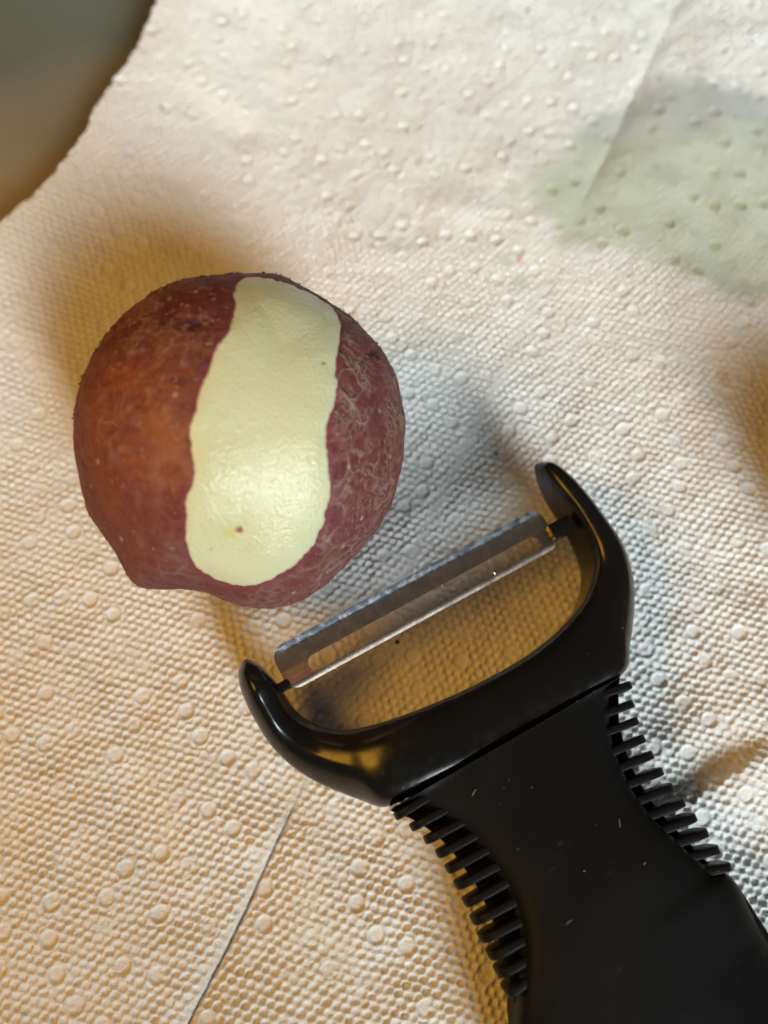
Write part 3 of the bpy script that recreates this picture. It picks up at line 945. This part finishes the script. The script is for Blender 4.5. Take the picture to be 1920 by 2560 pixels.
# two pressed pips that keep the peel off the blade
def dome(name, c, r, h, mat, parent):
    V = [c+np.array([0, 0, h])]; F = []
    for i in range(1, 5):
        a = i/4*math.pi/2
        for q in range(12):
            V.append(c+np.array([r*math.sin(a)*math.cos(q*math.pi/6), r*math.sin(a)*math.sin(q*math.pi/6), h*math.cos(a)-(0.1 if i == 4 else 0)]))
    for q in range(12): F.append((0, 1+q, 1+(q+1) % 12))
    for i in range(3):
        for q in range(12):
            F.append((1+i*12+q, 1+(i+1)*12+q, 1+(i+1)*12+(q+1) % 12, 1+i*12+(q+1) % 12))
    return mesh_obj(name, np.array(V), F, mat, parent)
for px, py in ((876, 1541), (1260, 1340)):
    p = at(px, py, BZ)
    v = (p-ctr) @ AX
    p[2] = BZ+float(dish(0, v))
    dome("pip", p, 0.42, 0.38, M_STEEL, blade)
# pivots: blocky black pegs that carry the blade in the arms
def block(name, c, ax, ay, az, hx, hy, hz_, mat, parent, bev=0.35):
    bm = bmesh.new()
    vs = {}
    for i in (-1, 1):
        for j in (-1, 1):
            for k in (-1, 1):
                vs[i, j, k] = bm.verts.new(c+ax*hx*i*(1.0 if k > 0 else 1.1)+ay*hy*j*(0.9 if k > 0 else 1.0)+az*hz_*k)
    for f in (((1, -1, -1), (1, 1, -1), (1, 1, 1), (1, -1, 1)), ((-1, 1, -1), (-1, -1, -1), (-1, -1, 1), (-1, 1, 1)), ((1, 1, -1), (-1, 1, -1), (-1, 1, 1), (1, 1, 1)),
              ((-1, -1, -1), (1, -1, -1), (1, -1, 1), (-1, -1, 1)), ((-1, -1, 1), (1, -1, 1), (1, 1, 1), (-1, 1, 1)), ((-1, 1, -1), (1, 1, -1), (1, -1, -1), (-1, -1, -1))):
        bm.faces.new([vs[q] for q in f])
    bmesh.ops.bevel(bm, geom=list(bm.edges), offset=bev, segments=2, profile=0.5, affect='EDGES')
    bm.verts.index_update()
    V = np.array([v.co[:] for v in bm.verts]); F = [tuple(v.index for v in f.verts) for f in bm.faces]
    bm.free()
    return mesh_obj(name, V, F, mat, parent, sharp=math.radians(40))
pr = at(1400, 1322, 14.3); pl = at(704, 1718, 14.1)
block("pivot", pr, BD, AX, ZUP, 2.2, 1.45, 1.7, M_PLASTIC, peeler)
block("pivot", pl, BD, AX, ZUP, 1.5, 0.7, 1.4, M_PLASTIC, peeler, 0.25)

# ------------------------------------------------------------------ crumbs on the towel and lint on the grip
M_CRUMB, _, _ = plain("crumb_dark", (0.035, 0.010, 0.012), 0.7, 0.3)
M_CRUMB2, _, _ = plain("crumb_brown", (0.16, 0.075, 0.03), 0.7, 0.3)
M_LINT, _, _ = plain("lint_white", (0.15, 0.14, 0.13), 0.8, 0.2)
def crumb(px, py, r, mat, label, squash=0.6, stretch=1.3):
    p = at(px, py, 0.0)
    for _ in range(5):
        p = at(px, py, ground(p[0], p[1]))
    Dv, Qv = cube_sphere(4)
    a = rng.uniform(0, math.pi)
    V = Dv*np.array([r*stretch, r, r*squash])*(1+0.25*noise3(Dv*1.0+px, 0.8, 3))[:, None]
    V = np.stack([V[:, 0]*math.cos(a)-V[:, 1]*math.sin(a), V[:, 0]*math.sin(a)+V[:, 1]*math.cos(a), V[:, 2]+r*squash*0.55], -1)
    o = mesh_obj("crumb", V+p, Qv, mat, None, origin=p)
    tag(o, label, "crumb", "crumbs scattered on the paper towel")
crumb(1240, 1135, 0.34, M_CRUMB, "dark red crumb on the towel between the potato and the peeler's upper arm tip")
crumb(993, 1605, 0.38, M_CRUMB, "dark red crumb on the towel inside the peeler head, below the blade")
crumb(1046, 408, 0.34, M_CRUMB2, "small brown crumb on dry white towel well above the potato")
crumb(404, 271, 0.30, M_CRUMB, "tiny dark crumb beside the towel's curled left edge")
crumb(1320, 27, 0.42, M_CRUMB, "dark crumb at the towel's far end, left of its neighbour")
crumb(1487, 49, 0.36, M_CRUMB, "dark crumb at the towel's far end, just above the greenish stain")
gb = BVHTree.FromPolygons([Vector(v) for v in GV], GF)
def on_grip(px, py):
    r = Vector(ray(px, py)); r.normalize()
    hit = gb.ray_cast(Vector(CAM), r)
    return np.array(hit[0]) if hit[0] is not None else None
def lint(pts, rad, label, name="lint"):
    c = [on_grip(*p) for p in pts]
    if any(q is None for q in c): return
    path = catmull(c, 9) if len(c) > 2 else np.array([c[0]+(c[-1]-c[0])*f for f in np.linspace(0, 1, 5)])
    V = []; F = []
    for i, q in enumerate(path):
        d = path[min(i+1, len(path)-1)]-path[max(i-1, 0)]; d = d/np.linalg.norm(d)
        s = np.cross(d, ZUP); s /= np.linalg.norm(s)
        rr = rad*(0.5 if i in (0, len(path)-1) else 1)
        for k in range(6):
            a = k*math.pi/3
            V.append(q+s*rr*math.cos(a)+ZUP*(rr*math.sin(a)+rad*0.7))
    m = len(path)
    for i in range(m-1):
        for k in range(6):
            F.append((i*6+k, i*6+(k+1) % 6, (i+1)*6+(k+1) % 6, (i+1)*6+k))
    F.append(tuple(range(5, -1, -1))); F.append(tuple((m-1)*6+k for k in range(6)))
    o = mesh_obj(name, np.array(V), F, M_LINT, None, origin=path[0])
    tag(o, label, "lint", "lint on the rubber grip")
z4 = lambda x, y: (900+x/1.6265, 1880+y/1.6265)
lint([z4(455, 178), z4(462, 165), z4(472, 150)], 0.10, "pale thread of lint near the glossy head on the grip's left half")
lint([z4(1052, 268), z4(1055, 290), z4(1058, 306)], 0.09, "pale upright thread of lint on the grip near its right-hand ribs")
lint([z4(906, 484), z4(916, 482)], 0.13, "short bright lint speck in the middle of the grip")
lint([z4(1151, 456), z4(1160, 449)], 0.13, "lint speck on the grip level with the last right-hand rib")
lint([z4(836, 702), z4(848, 690), z4(862, 682)], 0.08, "faint lint curl lowest on the grip")
lint([z4(356, 90), z4(366, 86), z4(374, 94)], 0.09, "lint curl closest to the seam with the glossy head")
